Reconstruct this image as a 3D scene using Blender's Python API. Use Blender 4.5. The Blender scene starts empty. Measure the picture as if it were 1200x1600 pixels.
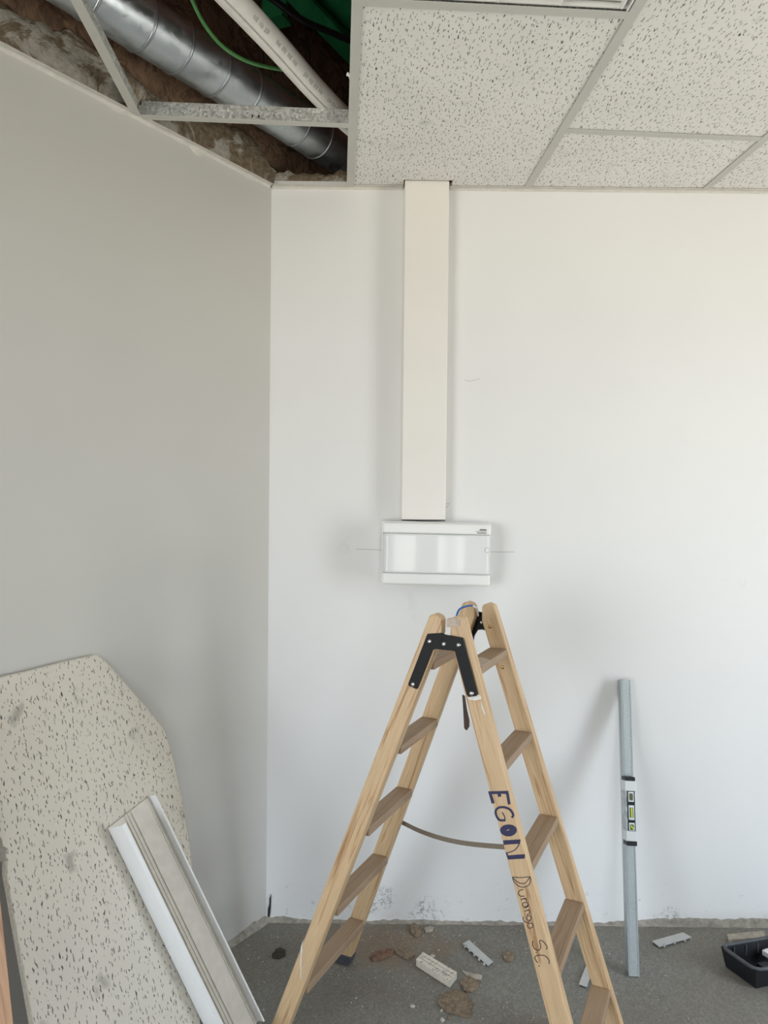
import bpy, bmesh, math, random
from mathutils import Vector as V, Matrix, noise
random.seed(7)
col = bpy.context.scene.collection
sc = bpy.context.scene
# ------------------------------------------------------------------ camera
FPX = 1150.0; PITCH = math.radians(.92); ROLL = 0.010
CAM = V((0, 0, 1.44))
FW = V((0, math.cos(PITCH), -math.sin(PITCH))); U0 = V((0, math.sin(PITCH), math.cos(PITCH))); R0 = V((1, 0, 0))
RT = R0*math.cos(ROLL) + U0*math.sin(ROLL); UP = U0*math.cos(ROLL) - R0*math.sin(ROLL)
cd = bpy.data.cameras.new('camera'); cam = bpy.data.objects.new('camera', cd); col.objects.link(cam)
cd.sensor_fit = 'VERTICAL'; cd.sensor_height = 36.0; cd.lens = FPX/1600*36; cd.clip_start = .02
cam.matrix_world = Matrix(((RT.x, UP.x, -FW.x, CAM.x), (RT.y, UP.y, -FW.y, CAM.y), (RT.z, UP.z, -FW.z, CAM.z), (0, 0, 0, 1)))
sc.camera = cam
# ------------------------------------------------------------------ light
sc.view_settings.view_transform = 'Standard'; sc.view_settings.look = 'None'
sc.view_settings.gamma = 1; sc.view_settings.use_curve_mapping = False
sc.view_settings.exposure = 0.0
w = bpy.data.worlds.new('daylight'); sc.world = w; w.use_nodes = True
nt = w.node_tree; nt.nodes.clear()
o_ = nt.nodes.new('ShaderNodeOutputWorld'); b_ = nt.nodes.new('ShaderNodeBackground')
tc = nt.nodes.new('ShaderNodeTexCoord'); sx = nt.nodes.new('ShaderNodeSeparateXYZ'); rp = nt.nodes.new('ShaderNodeValToRGB')
mr = nt.nodes.new('ShaderNodeMapRange'); mr.inputs[1].default_value = -1; mr.inputs[2].default_value = 1
nt.links.new(tc.outputs['Generated'], sx.inputs[0]); nt.links.new(sx.outputs['Z'], mr.inputs[0]); nt.links.new(mr.outputs[0], rp.inputs[0])
e = rp.color_ramp.elements
e[0].position = .47; e[0].color = (1.22, 1.18, 1.08, 1)      # sunlit pavement below the horizon
e[1].position = .52; e[1].color = (1.10, 1.25, 1.44, 1)      # bright hazy sky
nt.links.new(rp.outputs[0], b_.inputs[0]); b_.inputs[1].default_value = 8.05
nt.links.new(b_.outputs[0], o_.inputs[0])
WIN = (-5.6, -2.1, 0.10, 2.40, -2.6)    # shopfront behind the camera on the left: x0 x1 z0 z1 y
WIR = (0.62, 1.45, 0.10, 2.35, 2.7)       # glazed door in the right wall, out of frame: y0 y1 z0 z1 x
def portal(loc, rot, a, b):
    pl = bpy.data.lights.new('window_daylight_portal', 'AREA'); pl.shape = 'RECTANGLE'
    pl.size = a; pl.size_y = b; pl.cycles.is_portal = True
    po = bpy.data.objects.new('window_daylight_portal', pl); col.objects.link(po)
    po.location = loc; po.rotation_euler = rot
portal(((WIN[0]+WIN[1])/2, WIN[4]-.02, (WIN[2]+WIN[3])/2), (math.radians(90), 0, 0), WIN[1]-WIN[0], WIN[3]-WIN[2])
portal((WIR[4]+.02, (WIR[0]+WIR[1])/2, (WIR[2]+WIR[3])/2), (math.radians(90), 0, math.radians(90)), WIR[1]-WIR[0], WIR[3]-WIR[2])
SLITS = ((0.0, .28), (.54, .70), (.76, .92)); SZ = (.35, 2.25)     # three narrow panes behind the camera, mirrored in the panel door
portal((.46, WIN[4]-.02, (SZ[0]+SZ[1])/2), (math.radians(90), 0, 0), .92, SZ[1]-SZ[0])
# ------------------------------------------------------------------ pixel helpers (1200x1600 frame -> a point on a real surface)
def ray(x, y): return FW + RT*((x-600)/FPX) - UP*((y-800)/FPX)
def onp(x, y, P, n):
    d = ray(x, y); return CAM + d*((P-CAM).dot(n)/d.dot(n))
def onY(x, y, Y): return onp(x, y, V((0, Y, 0)), V((0, 1, 0)))
def onZ(x, y, Z=0): return onp(x, y, V((0, 0, Z)), V((0, 0, 1)))
def atd(x, y, d): return CAM + ray(x, y)*d
# ------------------------------------------------------------------ mesh collector
class MB:
    def __init__(s): s.v = []; s.f = []; s.sm = []; s.g = {}
    def add(s, vs, fs, smooth=False, g=None):
        o = len(s.v); s.v += [V(p) for p in vs]
        for q in fs: s.f.append([i+o for i in q]); s.sm.append(smooth)
        if g:
            for i, c in enumerate(g): s.g[o+i] = c
        return s
    def prism(s, front, off, g=None):
        n = len(front); off = off if isinstance(off, list) else [off]*n
        vs = [V(p) for p in front] + [V(p)+V(o) for p, o in zip(front, off)]
        fs = [list(range(n)), list(range(2*n-1, n-1, -1))] + [[i, i+n, (i+1) % n+n, (i+1) % n][::-1] for i in range(n)]
        return s.add(vs, fs, g=(g+g) if g else None)
    def box(s, o, ax, ay, az, x0, x1, y0, y1, z0, z1):
        P = lambda x, y, z: V(o)+V(ax)*x+V(ay)*y+V(az)*z
        vs = [P(x, y, z) for z in (z0, z1) for y in (y0, y1) for x in (x0, x1)]
        g = [(x, y, z) for z in (z0, z1) for y in (y0, y1) for x in (x0, x1)]
        return s.add(vs, [(0, 2, 3, 1), (4, 5, 7, 6), (0, 1, 5, 4), (2, 6, 7, 3), (0, 4, 6, 2), (1, 3, 7, 5)], g=g)
    def abox(s, x0, x1, y0, y1, z0, z1): return s.box((0, 0, 0), (1, 0, 0), (0, 1, 0), (0, 0, 1), x0, x1, y0, y1, z0, z1)
    def tube(s, pts, r, seg=10, cap=True, flat=None):
        pts = [V(p) for p in pts]; n = len(pts); rr = r if isinstance(r, list) else [r]*n
        vs = []; up = None
        for i in range(n):
            t = (pts[min(i+1, n-1)]-pts[max(i-1, 0)]).normalized()
            if up is None: up = t.orthogonal().normalized()
            up = (up - t*up.dot(t)).normalized(); sd = t.cross(up)
            for k in range(seg):
                a = 2*math.pi*k/seg
                vs.append(pts[i]+up*math.cos(a)*rr[i]+sd*math.sin(a)*rr[i])
        fs = [[i*seg+k, i*seg+(k+1) % seg, (i+1)*seg+(k+1) % seg, (i+1)*seg+k] for i in range(n-1) for k in range(seg)]
        s.add(vs, fs, True)
        if cap: s.add(vs[:seg], [list(range(seg))[::-1]]); s.add(vs[-seg:], [list(range(seg))])
        return s
    def ribbon(s, pts, hw, hh, wdir, hdir):
        # strip with rectangular section along pts
        n = len(pts); vs = []
        for p in pts:
            for a, b in ((-1, -1), (1, -1), (1, 1), (-1, 1)): vs.append(V(p)+V(wdir)*hw*a+V(hdir)*hh*b)
        fs = [[i*4+k, i*4+(k+1) % 4, (i+1)*4+(k+1) % 4, (i+1)*4+k] for i in range(n-1) for k in range(4)]
        fs += [[3, 2, 1, 0], [n*4-4, n*4-3, n*4-2, n*4-1]]
        return s.add(vs, fs)
    def dome(s, c, n, r, h, seg=10):
        n = V(n).normalized(); a = n.orthogonal().normalized(); b = n.cross(a); vs = []
        for k in range(4):
            t = k/4*math.pi/2
            for i in range(seg):
                q = 2*math.pi*i/seg
                vs.append(V(c)+(a*math.cos(q)+b*math.sin(q))*r*math.cos(t)+n*h*math.sin(t))
        vs.append(V(c)+n*h); L = len(vs)-1
        fs = [[k*seg+i, k*seg+(i+1) % seg, (k+1)*seg+(i+1) % seg, (k+1)*seg+i] for k in range(3) for i in range(seg)]
        fs += [[3*seg+i, 3*seg+(i+1) % seg, L] for i in range(seg)]
        return s.add(vs, fs, True)
    def build(s, name, m, parent=None, bevel=0, gf=None, kind=None, tri=False, label=None):
        base = V(parent['_b']) if parent is not None else V((0, 0, 0))
        me = bpy.data.meshes.new(name); me.from_pydata([tuple(p-base) for p in s.v], [], s.f)
        bm = bmesh.new(); bm.from_mesh(me); bmesh.ops.recalc_face_normals(bm, faces=bm.faces); bm.to_mesh(me); bm.free()
        for p, q in zip(me.polygons, s.sm): p.use_smooth = q
        if gf or s.g:
            at = me.attributes.new('gc', 'FLOAT_VECTOR', 'POINT')
            for i, p in enumerate(s.v): at.data[i].vector = gf(p) if gf else s.g.get(i, (0, 0, 0))
        me.materials.append(m); o = bpy.data.objects.new(name, me); col.objects.link(o)
        if parent is not None: o.parent = parent; o['_b'] = parent['_b']
        else: o['_b'] = (0.0, 0.0, 0.0)
        if bevel:
            bv = o.modifiers.new('soft_edge', 'BEVEL'); bv.width = bevel; bv.segments = 2; bv.limit_method = 'ANGLE'; bv.angle_limit = .7
        if kind: o['kind'] = kind
        if label: o['label'] = label
        return o
def struct(o): o['kind'] = 'structure'; return o
def tag(o, label, cat, group=None):
    o['label'] = label; o['category'] = cat
    if group: o['group'] = group
    return o
def thing(name, base, label, cat, group=None):
    o = bpy.data.objects.new(name, None); col.objects.link(o); o.empty_display_size = .05
    o.location = base; o['_b'] = tuple(base); return tag(o, label, cat, group)
def single(mb, name, m, label, cat, group=None, bevel=0, gf=None, base=None):
    # a thing that is one mesh, its origin at its base
    b = base or sum((p for p in mb.v), V((0, 0, 0)))/len(mb.v)
    b = V((b.x, b.y, min(p.z for p in mb.v))); h = {'_b': tuple(b)}
    class Pn(dict): pass
    keep = [V(p) for p in mb.v]; mb.v = [p-b for p in mb.v]
    o = mb.build(name, m, None, bevel, (lambda p: gf(p+b)) if gf else None); mb.v = keep
    o.location = b; o['_b'] = tuple(b)
    return tag(o, label, cat, group)
# ------------------------------------------------------------------ materials
def S(c):   # sRGB 0-255 -> linear
    return tuple(((x/255)/12.92 if x/255 <= .04045 else ((x/255+.055)/1.055)**2.4) for x in c)+(1,)
class M:
    def __init__(s, name, rough=.6, metal=0, spec=.5):
        s.m = bpy.data.materials.new(name); s.m.use_nodes = True; s.n = s.m.node_tree.nodes; s.l = s.m.node_tree.links
        s.b = s.n['Principled BSDF']; s.b.inputs['Roughness'].default_value = rough; s.b.inputs['Metallic'].default_value = metal
        s.b.inputs['Specular IOR Level'].default_value = spec; s.h = None
    def coord(s, kind='Object', scale=(1, 1, 1)):
        mp = s.n.new('ShaderNodeMapping'); mp.inputs['Scale'].default_value = scale
        if kind == 'gc':
            a = s.n.new('ShaderNodeAttribute'); a.attribute_name = 'gc'; s.l.new(a.outputs['Vector'], mp.inputs[0])
        else:
            t = s.n.new('ShaderNodeTexCoord'); s.l.new(t.outputs[kind], mp.inputs[0])
        return mp.outputs[0]
    def noise(s, scale=5, detail=4, co=None, rough=.55, dist=0):
        t = s.n.new('ShaderNodeTexNoise'); t.inputs['Scale'].default_value = scale; t.inputs['Detail'].default_value = detail
        t.inputs['Roughness'].default_value = rough; t.inputs['Distortion'].default_value = dist
        s.l.new(co if co is not None else s.coord(), t.inputs['Vector']); return t.outputs[0]
    def voro(s, scale, co=None, feat='F1', out='Distance'):
        t = s.n.new('ShaderNodeTexVoronoi'); t.inputs['Scale'].default_value = scale; t.feature = feat
        s.l.new(co if co is not None else s.coord(), t.inputs['Vector']); return t.outputs[out]
    def ramp(s, f, stops):
        r = s.n.new('ShaderNodeValToRGB'); s.l.new(f, r.inputs[0]); el = r.color_ramp.elements
        while len(el) < len(stops): el.new(.5)
        for q, (p, c) in zip(el, stops):
            q.position = p; q.color = c if len(c) == 4 else tuple(c)+(1,)
        return r.outputs[0]
    def step(s, f, a, b): return s.ramp(f, [(a, (0, 0, 0)), (b, (1, 1, 1))])
    def mix(s, f, a, b, mode='MIX'):
        x = s.n.new('ShaderNodeMix'); x.data_type = 'RGBA'; x.blend_type = mode
        for sock, val in ((x.inputs[0], f), (x.inputs[6], a), (x.inputs[7], b)):
            if isinstance(val, bpy.types.NodeSocket): s.l.new(val, sock)
            else: sock.default_value = val
        return x.outputs[2]
    def math(s, op, a, b=0.0):
        x = s.n.new('ShaderNodeMath'); x.operation = op
        for sock, val in ((x.inputs[0], a), (x.inputs[1], b)):
            if isinstance(val, bpy.types.NodeSocket): s.l.new(val, sock)
            else: sock.default_value = val
        return x.outputs[0]
    def sep(s, co):
        x = s.n.new('ShaderNodeSeparateXYZ'); s.l.new(co, x.inputs[0]); return x.outputs
    def color(s, c):
        if isinstance(c, bpy.types.NodeSocket): s.l.new(c, s.b.inputs['Base Color'])
        else: s.b.inputs['Base Color'].default_value = c
        return s
    def bump(s, f, strength=.3, dist=.002):
        x = s.n.new('ShaderNodeBump'); x.inputs['Strength'].default_value = strength; x.inputs['Distance'].default_value = dist
        s.l.new(f, x.inputs['Height'])
        if s.h is not None: s.l.new(s.h, x.inputs['Normal'])
        s.h = x.outputs[0]; s.l.new(s.h, s.b.inputs['Normal']); return s
    def roughn(s, f): s.l.new(f, s.b.inputs['Roughness']); return s

def plain(name, c, rough=.6, metal=0, var=.12, scale=30, bump=0, spec=.5):
    k = M(name, rough, metal, spec); c = S(c)
    n = k.noise(scale, 4); lo = tuple(x*(1-var) for x in c[:3])+(1,); hi = tuple(min(1, x*(1+var)) for x in c[:3])+(1,)
    k.color(k.ramp(n, [(.3, lo), (.7, hi)]))
    if bump: k.bump(n, bump)
    return k.m

def wall_mat(name, base, scuffs, spots=()):
    k = M(name, .62, 0, .35); co = k.coord()
    big = k.noise(1.3, 3, co); fine = k.noise(160, 3, co)
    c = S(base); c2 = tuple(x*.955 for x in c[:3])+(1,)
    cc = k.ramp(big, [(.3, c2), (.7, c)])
    z = k.sep(co)
    # grime and scraped paint close to the floor
    low = k.ramp(z[2], [(.0, (1, 1, 1)), (.05, (.75, .75, .75)), (.17, (0, 0, 0))])
    sc_ = k.step(k.noise(34, 6, k.coord('Object', (1, 1, 1.6)), .75, .4), .60, .68)
    f = k.math('MULTIPLY', low, sc_)
    cc = k.mix(k.math('MULTIPLY', f, scuffs), cc, S((122, 118, 112)))
    for sx_, sz_, sr_ in spots:
        dx_ = k.math('SUBTRACT', z[0], sx_); dz_ = k.math('SUBTRACT', z[2], sz_)
        r_ = k.math('SQRT', k.math('ADD', k.math('MULTIPLY', dx_, dx_), k.math('MULTIPLY', dz_, dz_)))
        m_ = k.math('MULTIPLY', k.ramp(k.math('DIVIDE', r_, sr_), [(.3, (1, 1, 1)), (1, (0, 0, 0))]), k.step(k.noise(75, 6, co, .8, .8), .50, .58))
        cc = k.mix(k.math('MULTIPLY', m_, .75), cc, S((96, 94, 90)))
    # faint hand marks and pencil smudges
    sm = k.step(k.noise(2.6, 8, co, .75, 1.0), .66, .76)
    cc = k.mix(k.math('MULTIPLY', sm, .13), cc, S((140, 134, 124)))
    k.color(cc); k.bump(fine, .08, .001); k.bump(k.noise(14, 3, co), .10, .004); return k.m
m_wall = wall_mat('white_wall_paint', (229, 228, 225), .5, ((-.03, .055, .035), (.015, .085, .045), (.155, .06, .04), (.13, .02, .04), (.20, .02, .035), (.99, .03, .04)))
m_wall_l = wall_mat('white_wall_paint_shaded', (203, 201, 194), .55)  # greyer copy of the wall paint, left wall's shade partly put into its colour

def tile_mat(name, base, dirt):
    k = M(name, .9, 0, .15); co = k.coord('gc')
    warp = k.noise(60, 2, co)
    wv = k.n.new('ShaderNodeVectorMath'); wv.operation = 'MULTIPLY_ADD'
    wt = k.n.new('ShaderNodeTexNoise'); wt.inputs['Scale'].default_value = 90; k.l.new(co, wt.inputs['Vector'])
    k.l.new(wt.outputs['Color'], wv.inputs[0]); wv.inputs[1].default_value = (.010, .004, 0); k.l.new(co, wv.inputs[2])
    def strokes(sx_, sy_, hw_, l0, l1, off):
        mp = k.n.new('ShaderNodeMapping'); mp.inputs['Scale'].default_value = (sx_, sy_, 1); mp.inputs['Location'].default_value = (off, off*.7, 0); k.l.new(wv.outputs[0], mp.inputs[0])
        vo = k.n.new('ShaderNodeTexVoronoi'); vo.inputs['Scale'].default_value = 1; vo.voronoi_dimensions = '2D'; k.l.new(mp.outputs[0], vo.inputs['Vector'])
        df = k.n.new('ShaderNodeVectorMath'); df.operation = 'SUBTRACT'; k.l.new(mp.outputs[0], df.inputs[0]); k.l.new(vo.outputs['Position'], df.inputs[1])
        d = k.sep(df.outputs[0]); rc = k.n.new('ShaderNodeSeparateColor'); k.l.new(vo.outputs['Color'], rc.inputs[0])
        ln = k.math('ADD', k.math('MULTIPLY', rc.outputs[0], l1-l0), l0)
        ex_ = k.math('DIVIDE', k.math('DIVIDE', d[0], sx_), hw_); ey_ = k.math('DIVIDE', k.math('DIVIDE', d[1], sy_), ln)
        e2 = k.math('ADD', k.math('MULTIPLY', ex_, ex_), k.math('MULTIPLY', ey_, ey_))
        return k.math('MULTIPLY', k.ramp(e2, [(.55, (1, 1, 1)), (1.0, (0, 0, 0))]), k.math('ADD', k.math('MULTIPLY', rc.outputs[1], .4), .6))
    a = k.math('MAXIMUM', strokes(62, 36, .0013, .002, .0095, 0), strokes(75, 48, .0010, .001, .006, 7.3))
    v = k.voro(230, co); b = k.ramp(v, [(.10, (1, 1, 1)), (.17, (0, 0, 0))])
    sel = k.step(k.noise(120, 1, co), .48, .54); b = k.math('MULTIPLY', b, sel)
    h = k.math('MAXIMUM', a, k.math('MULTIPLY', b, .5))
    c = S(base); c2 = tuple(x*.93 for x in c[:3])+(1,)
    cc = k.ramp(k.noise(4, 3, co), [(.3, c2), (.7, c)])
    st = k.step(k.noise(14, 3, co, .5, .3), .64, .76)
    cc = k.mix(k.math('MULTIPLY', st, dirt), cc, S((128, 124, 116)))
    cc = k.mix(k.math('MULTIPLY', h, .92), cc, S((48, 45, 40)))
    k.color(cc); inv = k.math('SUBTRACT', 1.0, h); k.bump(inv, .6, .0015); return k.m
m_tile = tile_mat('fissured_ceiling_tile', (238, 236, 230), .2)
m_tile_old = tile_mat('dirty_fissured_tile', (216, 209, 195), .55)
m_tedge = plain('tile_core', (196, 188, 172), .95, var=.15, scale=120, bump=.4)

def floor_mat():
    k = M('dusty_terrazzo_floor', .75, 0, .3); co = k.coord()
    v = k.voro(170, co, out='Color'); g = k.ramp(v, [(.0, S((104, 102, 96))), (.5, S((126, 124, 117))), (1, S((150, 147, 139)))])
    n = k.noise(400, 2, co); g = k.mix(.45, g, k.ramp(n, [(.3, S((94, 92, 86))), (.7, S((148, 145, 137)))]))
    sp = k.ramp(k.voro(90, co), [(.05, (1, 1, 1)), (.09, (0, 0, 0))]); g = k.mix(k.math('MULTIPLY', sp, .5), g, S((190, 186, 176)))
    d = k.step(k.noise(2.2, 6, co, .6), .45, .72); g = k.mix(k.math('MULTIPLY', d, .38), g, S((112, 98, 80)))
    # brown plaster dust swept against the foot of the wall
    x, y, z = k.sep(co); dx = k.math('DIVIDE', k.math('SUBTRACT', x, .0), .30); dy = k.math('DIVIDE', k.math('SUBTRACT', y, 2.36), .14)
    r = k.math('ADD', k.math('MULTIPLY', dx, dx), k.math('MULTIPLY', dy, dy)); r = k.math('ADD', r, k.math('MULTIPLY', k.math('SUBTRACT', k.noise(12, 5, co), .5), 1.6))
    pile = k.ramp(r, [(.1, (1, 1, 1)), (1.0, (0, 0, 0))]); g = k.mix(k.math('MULTIPLY', pile, .62), g, S((128, 108, 84)))
    k.color(g); k.bump(n, .25, .001); return k.m
m_floor = floor_mat()

def wood_mat(name, light, dark, sheen=.45, worn=.0):
    k = M(name, sheen, 0, .35); co = k.coord('gc', (1, 1, 1))
    mp = k.n.new('ShaderNodeMapping'); mp.inputs['Scale'].default_value = (1.6, 55, 55); k.l.new(co, mp.inputs[0])
    n = k.noise(1.6, 5, mp.outputs[0], .55, 1.2)
    mp2 = k.n.new('ShaderNodeMapping'); mp2.inputs['Scale'].default_value = (5, 420, 420); k.l.new(co, mp2.inputs[0])
    f = k.noise(1, 3, mp2.outputs[0])
    c = k.ramp(n, [(.3, S(dark)), (.48, S(light)), (.62, tuple(x*.86 for x in S(light)[:3])), (.75, S(light))])
    c = k.mix(k.math('MULTIPLY', f, .35), c, S(dark))
    b = k.noise(5, 5, co, .7); st = k.step(b, .58, .75); c = k.mix(k.math('MULTIPLY', st, .25+worn), c, S((132, 116, 96)))
    k.color(c); k.bump(f, .12, .0006); return k.m
m_wood = wood_mat('pine_wood', (216, 187, 147), (164, 124, 84))
m_tread = wood_mat('dusty_tread_wood', (166, 142, 116), (140, 116, 92), .6, .35)
m_oak = wood_mat('oak_laminate', (205, 160, 118), (160, 112, 78), .4)

def galv_mat(name, c0, c1, rough=.38, scale=70, metal=.9):
    k = M(name, rough, metal, .5); co = k.coord(); v = k.voro(scale, co, out='Color')
    k.color(k.ramp(v, [(0, S(c0)), (1, S(c1))])); k.roughn(k.ramp(v, [(0, (rough-.1,)*3), (1, (rough+.15,)*3)])); return k.m
m_galv = galv_mat('galvanised_steel', (150, 156, 156), (206, 212, 212))
m_duct = galv_mat('spiral_duct_steel', (176, 182, 186), (192, 198, 202), .36, 60)
m_ring = plain('duct_seam_steel', (170, 176, 180), .35, .9, var=.1)
m_galvweb = galv_mat('spangled_tee_steel', (150, 152, 148), (226, 227, 222), .5, 170, .45)
m_stud = galv_mat('stud_steel', (172, 179, 178), (200, 206, 205), .48, 420)
m_grid = plain('grid_white_enamel', (196, 195, 187), .45, var=.03, scale=12)
m_trim = plain('plastered_trim', (208, 205, 196), .7, var=.08, scale=40, bump=.5)
m_white = plain('white_plastic', (232, 231, 227), .32, var=.015, scale=8)
m_trunk = plain('cream_trunking_plastic', (229, 225, 217), .38, var=.02, scale=5)
m_gloss = plain('glossy_white_door', (226, 226, 224), .07, var=.01, scale=6, spec=.22)
m_dark = plain('dark_seam', (40, 40, 40), .7)
m_grey = plain('grey_print', (92, 92, 92), .6)
m_black = plain('black_plastic', (20, 22, 26), .5, var=.2)
m_blackm = plain('black_hinge_enamel', (12, 12, 13), .55, var=.25, scale=60, spec=.25)
m_rimgrey = plain('dusty_black_plastic', (74, 76, 78), .6, var=.25, scale=60)
m_steel = plain('rivet_steel', (200, 202, 204), .25, 1)
m_brass = plain('brass_screw', (176, 142, 92), .35, .9)
m_faded = plain('faded_grey_print', (184, 180, 172), .7, var=.15, scale=80)
m_ink = plain('navy_marker', (34, 32, 74), .55, var=.1)
m_inkd = plain('dark_marker', (40, 30, 44), .6, var=.1)
m_paint = plain('white_paint_splash', (226, 222, 214), .6, var=.1, scale=80)
m_splint = plain('paint_worn_wood', (192, 176, 160), .8, var=.2, scale=120, bump=.4)
m_strap = plain('grey_brown_webbing', (128, 116, 100), .85, var=.15, scale=200, bump=.3)
m_leather = plain('dark_brown_leather', (66, 50, 42), .6, var=.2)
m_blue = plain('blue_cord', (44, 92, 160), .6)
m_green = plain('green_cable_sheath', (92, 158, 90), .5)
m_beam = plain('green_painted_steel', (52, 158, 102), .5, var=.3, scale=8)
m_hose = plain('white_hose', (236, 233, 225), .55, var=.05, scale=30)
m_brick = None
def brick_mat():
    k = M('terracotta_vault', .9); co = k.coord()
    n = k.noise(14, 6, co, .65, .8); k.color(k.ramp(n, [(.25, S((150, 100, 78))), (.5, S((226, 140, 108))), (.75, S((240, 164, 130)))]))
    k.bump(n, .8, .02); return k.m
m_brick = brick_mat()
def masonry_mat(name, a, b, s=10):
    k = M(name, .95, 0, .1); co = k.coord(); n = k.noise(s, 7, co, .68, .7)
    k.color(k.ramp(n, [(.32, S(a)), (.5, S(b)), (.56, S(a)), (.7, S(b))])); k.bump(n, .9, .02); return k.m
m_mason = masonry_mat('rough_masonry', (104, 84, 68), (146, 120, 98))
def plaster_mat():
    k = M('broken_plaster', .95, 0, .1); co = k.coord('gc', (1, 1, 1)); n = k.noise(9, 7, co, .66, .9); f = k.noise(70, 5, co)
    pl_ = k.ramp(f, [(.3, S((150, 145, 134))), (.7, S((184, 178, 166)))])
    br = k.ramp(f, [(.3, S((98, 86, 70))), (.7, S((138, 124, 104)))])
    k.color(k.mix(k.step(n, .50, .55), br, pl_)); k.bump(n, .9, .02); k.bump(f, .4, .004); return k.m
m_plaster = plaster_mat()
m_flake = plain('brown_plaster_flake', (124, 109, 90), .95, var=.4, scale=110, bump=.6)
m_pale = plain('grey_plaster_flake', (166, 158, 144), .95, var=.2, scale=60, bump=.5)
m_redbrick = plain('red_brick_fragment', (116, 88, 72), .95, var=.4, scale=110, bump=.6)
m_crumb = plain('white_plaster_crumb', (188, 182, 170), .95, var=.12, scale=90)
m_mortar = plain('bare_mortar', (150, 144, 133), .95, var=.3, scale=45, bump=.6)
m_lid = plain('pale_grey_plastic_strip', (186, 187, 184), .5, var=.05)
m_darkdirt = plain('dark_dirt', (58, 54, 44), .95, var=.3, scale=60, bump=.5)
m_chan = plain('white_trunking_base', (234, 234, 232), .4, var=.015)
m_chani = plain('beige_trunking_inside', (212, 205, 192), .5, var=.06, scale=40)  # channel back and ribs, a little darker and warmer than the flanges
m_vial = plain('green_vial', (190, 214, 40), .15)
m_vialg = plain('grey_vial', (110, 112, 84), .25)
m_band = plain('white_level_frame', (220, 222, 222), .4, var=.03)
m_rubber = plain('grey_rubber', (70, 72, 76), .85, var=.2, scale=90)
m_facade = plain('rendered_wall_inside', (150, 149, 146), .7)

# ================================================================== SETTING
D = 2.49; ZC = 2.489; YR = -2.6; XR = 2.7
W0 = V((-.389, D, 0)); UL = V((-.5652, -.8250, 0)); NL = V((.8250, -.5652, 0)); Z = V((0, 0, 1))
TL = 2.7; XL = -5.8
WLEND = W0+UL*TL
struct(MB().abox(XL-.1, XR+.2, YR-.2, D+.15, -.1, 0).build('floor', m_floor))
wb = struct(MB().abox(-.47, XR+.1, D, D+.10, -.02, ZC+.02).build('wall_back', m_wall))
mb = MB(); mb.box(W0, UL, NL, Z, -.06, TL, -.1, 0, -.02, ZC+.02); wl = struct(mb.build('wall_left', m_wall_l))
mb = MB(); mb.abox(XL, WLEND.x-.03, WLEND.y-.01, WLEND.y+.09, -.02, ZC+.02).abox(XL-.1, XL, YR, WLEND.y+.09, -.02, ZC+.02)
struct(mb.build('wall_side', m_facade))
y0, y1, z0, z1, xr = WIR
mb = MB(); mb.abox(XR, XR+.1, YR, y0, -.02, ZC).abox(XR, XR+.1, y1, D, -.02, ZC).abox(XR, XR+.1, y0, y1, z1, ZC).abox(XR, XR+.1, y0, y1, -.02, z0)
struct(mb.build('wall_right', m_facade))
mb = MB(); x0, x1, z0, z1, _ = WIN
mb.abox(XL, x0, YR-.12, YR, -.02, ZC).abox(x1, SLITS[0][0], YR-.12, YR, -.02, ZC).abox(SLITS[-1][1], XR, YR-.12, YR, -.02, ZC).abox(x0, x1, YR-.12, YR, -.02, z0).abox(0, .92, YR-.12, YR, -.02, SZ[0]).abox(0, .92, YR-.12, YR, SZ[1], ZC).abox(.28, .54, YR-.12, YR, SZ[0], SZ[1]).abox(.70, .76, YR-.12, YR, SZ[0], SZ[1]).abox(x0, x1, YR-.12, YR, z1, ZC)
struct(mb.build('wall_rear', m_facade))
mb = MB()
for xx in (x0, x0+1.25, x0+2.5, x1-.05): mb.abox(xx, xx+.05, YR-.08, YR-.03, z0, z1)
mb.abox(x0, x1, YR-.08, YR-.03, z0, z0+.05).abox(x0, x1, YR-.08, YR-.03, z1-.05, z1)
struct(mb.build('window_1', m_grey))
mb = MB()
for yy in (WIR[0], WIR[1]-.05): mb.abox(XR+.03, XR+.08, yy, yy+.05, WIR[2], WIR[3])
mb.abox(XR+.03, XR+.08, WIR[0], WIR[1], WIR[2], WIR[2]+.05).abox(XR+.03, XR+.08, WIR[0], WIR[1], WIR[3]-.05, WIR[3])
struct(mb.build('window_2', m_grey))

# --- suspended ceiling grid
Q0 = V((-.125, 2.498, ZC)); GX = V((.998, .062, 0)); GY = V((.062, -.998, 0)); SP = .592
def G(i, d, z=0): return Q0+GX*i+GY*d+Z*z
def dwall(i): return (G(i, 0).y-(D-.001))/.998     # grid depth at which the back wall is met
def dleft(i):
    # grid depth at which column i meets the left wall
    p = G(i, 0); return (NL.dot(W0)-NL.dot(V((p.x, p.y, 0))))/NL.dot(GY)
ceil = MB()
def quad(i0, i1, d0, d1, t=.016):
    ceil.prism([G(i0, d0, .002), G(i1, d0, .002), G(i1, d1, .002), G(i0, d1, .002)], V((0, 0, t)))
quad(0, 3*SP, 2.24, 5.3)
def gpoly(pts): ceil.prism([G(i, d, .002) for i, d in pts], V((0, 0, .016)))
gpoly([(3*SP+.002, dwall(3*SP)), ((XR-Q0.x)/.998+.02, dwall((XR-Q0.x)/.998)), ((XR-Q0.x)/.998-.2, 5.2), (3*SP+.002, 5.2)])
gpoly([(0, 1.35), (0, 5.2), (-5.6, 5.2), (-5.6, 2.0), (-1.6, 2.0), (-1.15, 1.35)])
ceiling = struct(ceil.build('ceiling', m_tile, gf=lambda p: ((p-Q0).dot(GX), (p-Q0).dot(GY), 0)))
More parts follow.
